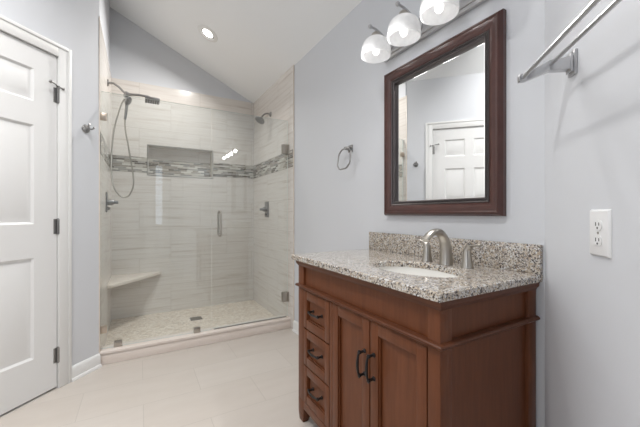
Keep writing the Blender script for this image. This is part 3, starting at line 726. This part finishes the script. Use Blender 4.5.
# ------------------------------------------------------------------ vanity light bar
vl = thing('vanity_light', 'four-lamp nickel vanity light with white bell shades above the mirror', 'wall light', (XW, 1.005, 1.98))
mb = MB(); LY0, LY1 = 0.615, 1.390
mb.box(XW-0.022, XW-0.0006, LY0, LY1, 1.938, 2.048, 0.006, 3); mb.box(XW-0.030, XW-0.020, LY0+0.010, LY1-0.010, 1.955, 2.031, 0.005, 3)
mb.build('back_plate', M_SATIN, vl)
SX = 1.098
for i in range(4):
    y = 1.312 - 0.2045*i
    mb = MB()
    mb.lathe([(0, 0), (0.022, 0), (0.020, 0.008), (0.008, 0.012), (0, 0.012)], (XW-0.030, y, 1.995), (-1, 0, 0), 20)
    mb.tube(catmull([(XW-0.034, y, 1.995), (XW-0.062, y, 2.006), (XW-0.090, y, 2.034), (SX+0.012, y, 2.050), (SX-0.014, y, 2.055), (SX-0.030, y, 2.057)], 6), 0.0056, 10)
    mb.tube([(SX, y, 2.052), (SX, y, 2.030)], 0.0065, 10)
    mb.lathe([(0, 0), (0.005, 0), (0.006, 0.004), (0.0105, 0.009), (0.0105, 0.018), (0.005, 0.024), (0, 0.025)], (SX-0.026, y, 2.0568), (-1, 0, 0.08), 16)
    mb.build('arm', M_SATIN, vl)
    MB().lathe([(0, 2.040), (0.012, 2.038), (0.022, 2.030), (0.027, 2.018), (0.029, 2.004), (0.0, 2.004)], (SX, y, 0), (0, 0, 1), 24).build('socket', M_NICKEL, vl)
    out = [(0.026, 2.006), (0.046, 2.001), (0.062, 1.988), (0.072, 1.969), (0.0775, 1.946), (0.079, 1.925), (0.0775, 1.908)]
    MB().lathe(out + [(0.0745, 1.907)] + [(r-0.003, z-0.001) for r, z in out[::-1]][1:], (SX, y, 0), (0, 0, 1), 40, close=True).build('shade', M_SHADE, vl)
    MB().lathe([(0, 1.915), (0.010, 1.918), (0.017, 1.928), (0.019, 1.942), (0.014, 1.960), (0.010, 1.975), (0.010, 2.002), (0, 2.002)], (SX, y, 0), (0, 0, 1), 20).build('bulb', M_BULB, vl)
    d = bpy.data.lights.new('lamp_vanity', 'POINT'); d.energy = 0.03; d.color = (1, 0.98, 0.96); d.shadow_soft_size = 0.02
    o = bpy.data.objects.new('lamp_vanity', d); COL.objects.link(o); o.location = (SX-0.035, y, 1.945)
    d = bpy.data.lights.new('lamp_vanity_beam', 'SPOT'); d.energy = 4.8; d.color = (1, 0.985, 0.965); d.shadow_soft_size = 0.02; d.spot_size = math.radians(165); d.spot_blend = 0.7
    o = bpy.data.objects.new('lamp_vanity_beam', d); COL.objects.link(o); o.location = (SX, y, 1.896); o.rotation_euler = Vector((-0.75, 0.1, -0.62)).to_track_quat('-Z', 'Y').to_euler()

# ------------------------------------------------------------------ towel ring
ty, tz = 1.735, 1.505
tr = thing('towel_ring', 'small empty nickel towel ring on the wall left of the mirror', 'towel ring', (XW, ty, tz))
MB().box(XW-0.008, XW-0.0006, ty-0.024, ty+0.024, tz-0.024, tz+0.024, 0.003).build('plate', M_STEEL, tr)
mb = MB(); mb.hexa([(XW-0.008, ty-0.014, tz-0.012), (XW-0.008, ty+0.014, tz-0.012), (XW-0.008, ty+0.014, tz+0.012), (XW-0.008, ty-0.014, tz+0.012)],
                   [(XW-0.052, ty-0.009, tz-0.010), (XW-0.052, ty+0.009, tz-0.010), (XW-0.052, ty+0.009, tz+0.008), (XW-0.052, ty-0.009, tz+0.008)], 0.002)
mb.build('post', M_STEEL, tr)
pts = []
rx, rz, cc = 0.072, 0.068, 0.55
for (u, v) in ((-cc, 1), (cc, 1), (1, cc), (1, -cc), (cc, -1), (-cc, -1), (-1, -cc), (-1, cc)): pts.append((u*rx, v*rz))
ring = []
for i in range(8):
    a, b = Vector(pts[i]), Vector(pts[(i+1) % 8])
    for k in (0.12, 0.3, 0.5, 0.7, 0.88): ring.append(a.lerp(b, k))
MB().loop([(XW-0.046 + 0.010*(p.y-rz)/rz, ty + p.x, tz - 0.004 - rz + p.y) for p in ring], 0.0052, 8).build('ring', M_STEEL, tr)

# ------------------------------------------------------------------ double towel bar and outlet on the slanted wall
TA, TZ = 0.185, 1.510
tb = thing('towel_bar', 'empty double nickel towel bar on the slanted right wall', 'towel bar', MR @ Vector((TA+0.3, 0, TZ)))
for a in (TA, TA+0.61):
    mb = MB(MR)
    mb.box(a-0.019, a+0.019, 0.0006, 0.008, TZ-0.036, TZ+0.036, 0.002); mb.box(a-0.014, a+0.014, 0.008, 0.016, TZ-0.028, TZ+0.028, 0.002)
    mb.hexa([(a-0.013, 0.014, TZ-0.020), (a+0.013, 0.014, TZ-0.020), (a+0.013, 0.014, TZ+0.017), (a-0.013, 0.014, TZ+0.017)],
            [(a-0.011, 0.068, TZ-0.018), (a+0.011, 0.068, TZ-0.018), (a+0.011, 0.068, TZ+0.013), (a-0.011, 0.068, TZ+0.013)], 0.002)
    mb.hexa([(a-0.011, 0.066, TZ-0.018), (a+0.011, 0.066, TZ-0.018), (a+0.011, 0.066, TZ+0.013), (a-0.011, 0.066, TZ+0.013)],
            [(a-0.009, 0.128, TZ-0.042), (a+0.009, 0.128, TZ-0.042), (a+0.009, 0.128, TZ-0.020), (a-0.009, 0.128, TZ-0.020)], 0.002)
    mb.box(a-0.010, a+0.010, 0.127, 0.147, TZ-0.042, TZ-0.020, 0.002)
    mb.build('bracket', M_SATIN, tb)
for b, dz in ((0.062, 0.002), (0.136, -0.031)):
    MB(MR).tube([(TA-0.004, b, TZ+dz), (TA+0.3, b, TZ+dz), (TA+0.614, b, TZ+dz)], 0.0058, 14).build('bar', M_SATIN, tb)
oa, oz = 0.309, 1.018
ol = thing('power_outlet', 'white duplex power outlet on the slanted right wall', 'outlet', MR @ Vector((oa, 0, oz)))
mb = MB(MR); w, h = 0.041, 0.061
mb.hexa([(oa-w, 0.0004, oz-h), (oa+w, 0.0004, oz-h), (oa+w, 0.0004, oz+h), (oa-w, 0.0004, oz+h)], [(oa-w+0.005, 0.007, oz-h+0.005), (oa+w-0.005, 0.007, oz-h+0.005), (oa+w-0.005, 0.007, oz+h-0.005), (oa-w+0.005, 0.007, oz+h-0.005)], 0.001)
mb.build('cover_plate', M_PLASTIC, ol)
for dz in (0.020, -0.020):
    mb = MB(MR); pts = []
    for k in range(28):
        a = 2*PI*k/28; pts.append((oa+0.0165*math.cos(a), 0.0071, oz+dz+min(0.0125, max(-0.0125, 0.0165*math.sin(a)))))
    mb.prism(pts, (0, 0.0018, 0)); so = mb.build('socket', M_PLASTIC, ol)
    mb = MB(MR); y0, y1 = 0.0089, 0.0093
    mb.box(oa-0.0078, oa-0.0052, y0, y1, oz+dz-0.002, oz+dz+0.0075); mb.box(oa+0.0052, oa+0.0078, y0, y1, oz+dz-0.001, oz+dz+0.0070)
    mb.lathe([(0, 0), (0.0028, 0), (0.0028, 0.0004), (0, 0.0004)], (oa, y0, oz+dz-0.0072), (0, 1, 0), 12)
    mb.build('slots', M_DARK, so)
MB(MR).lathe([(0, 0), (0.0035, 0), (0.003, 0.0012), (0, 0.0014)], (oa, 0.0071, oz), (0, 1, 0), 14).build('screw', M_NICKEL, ol)
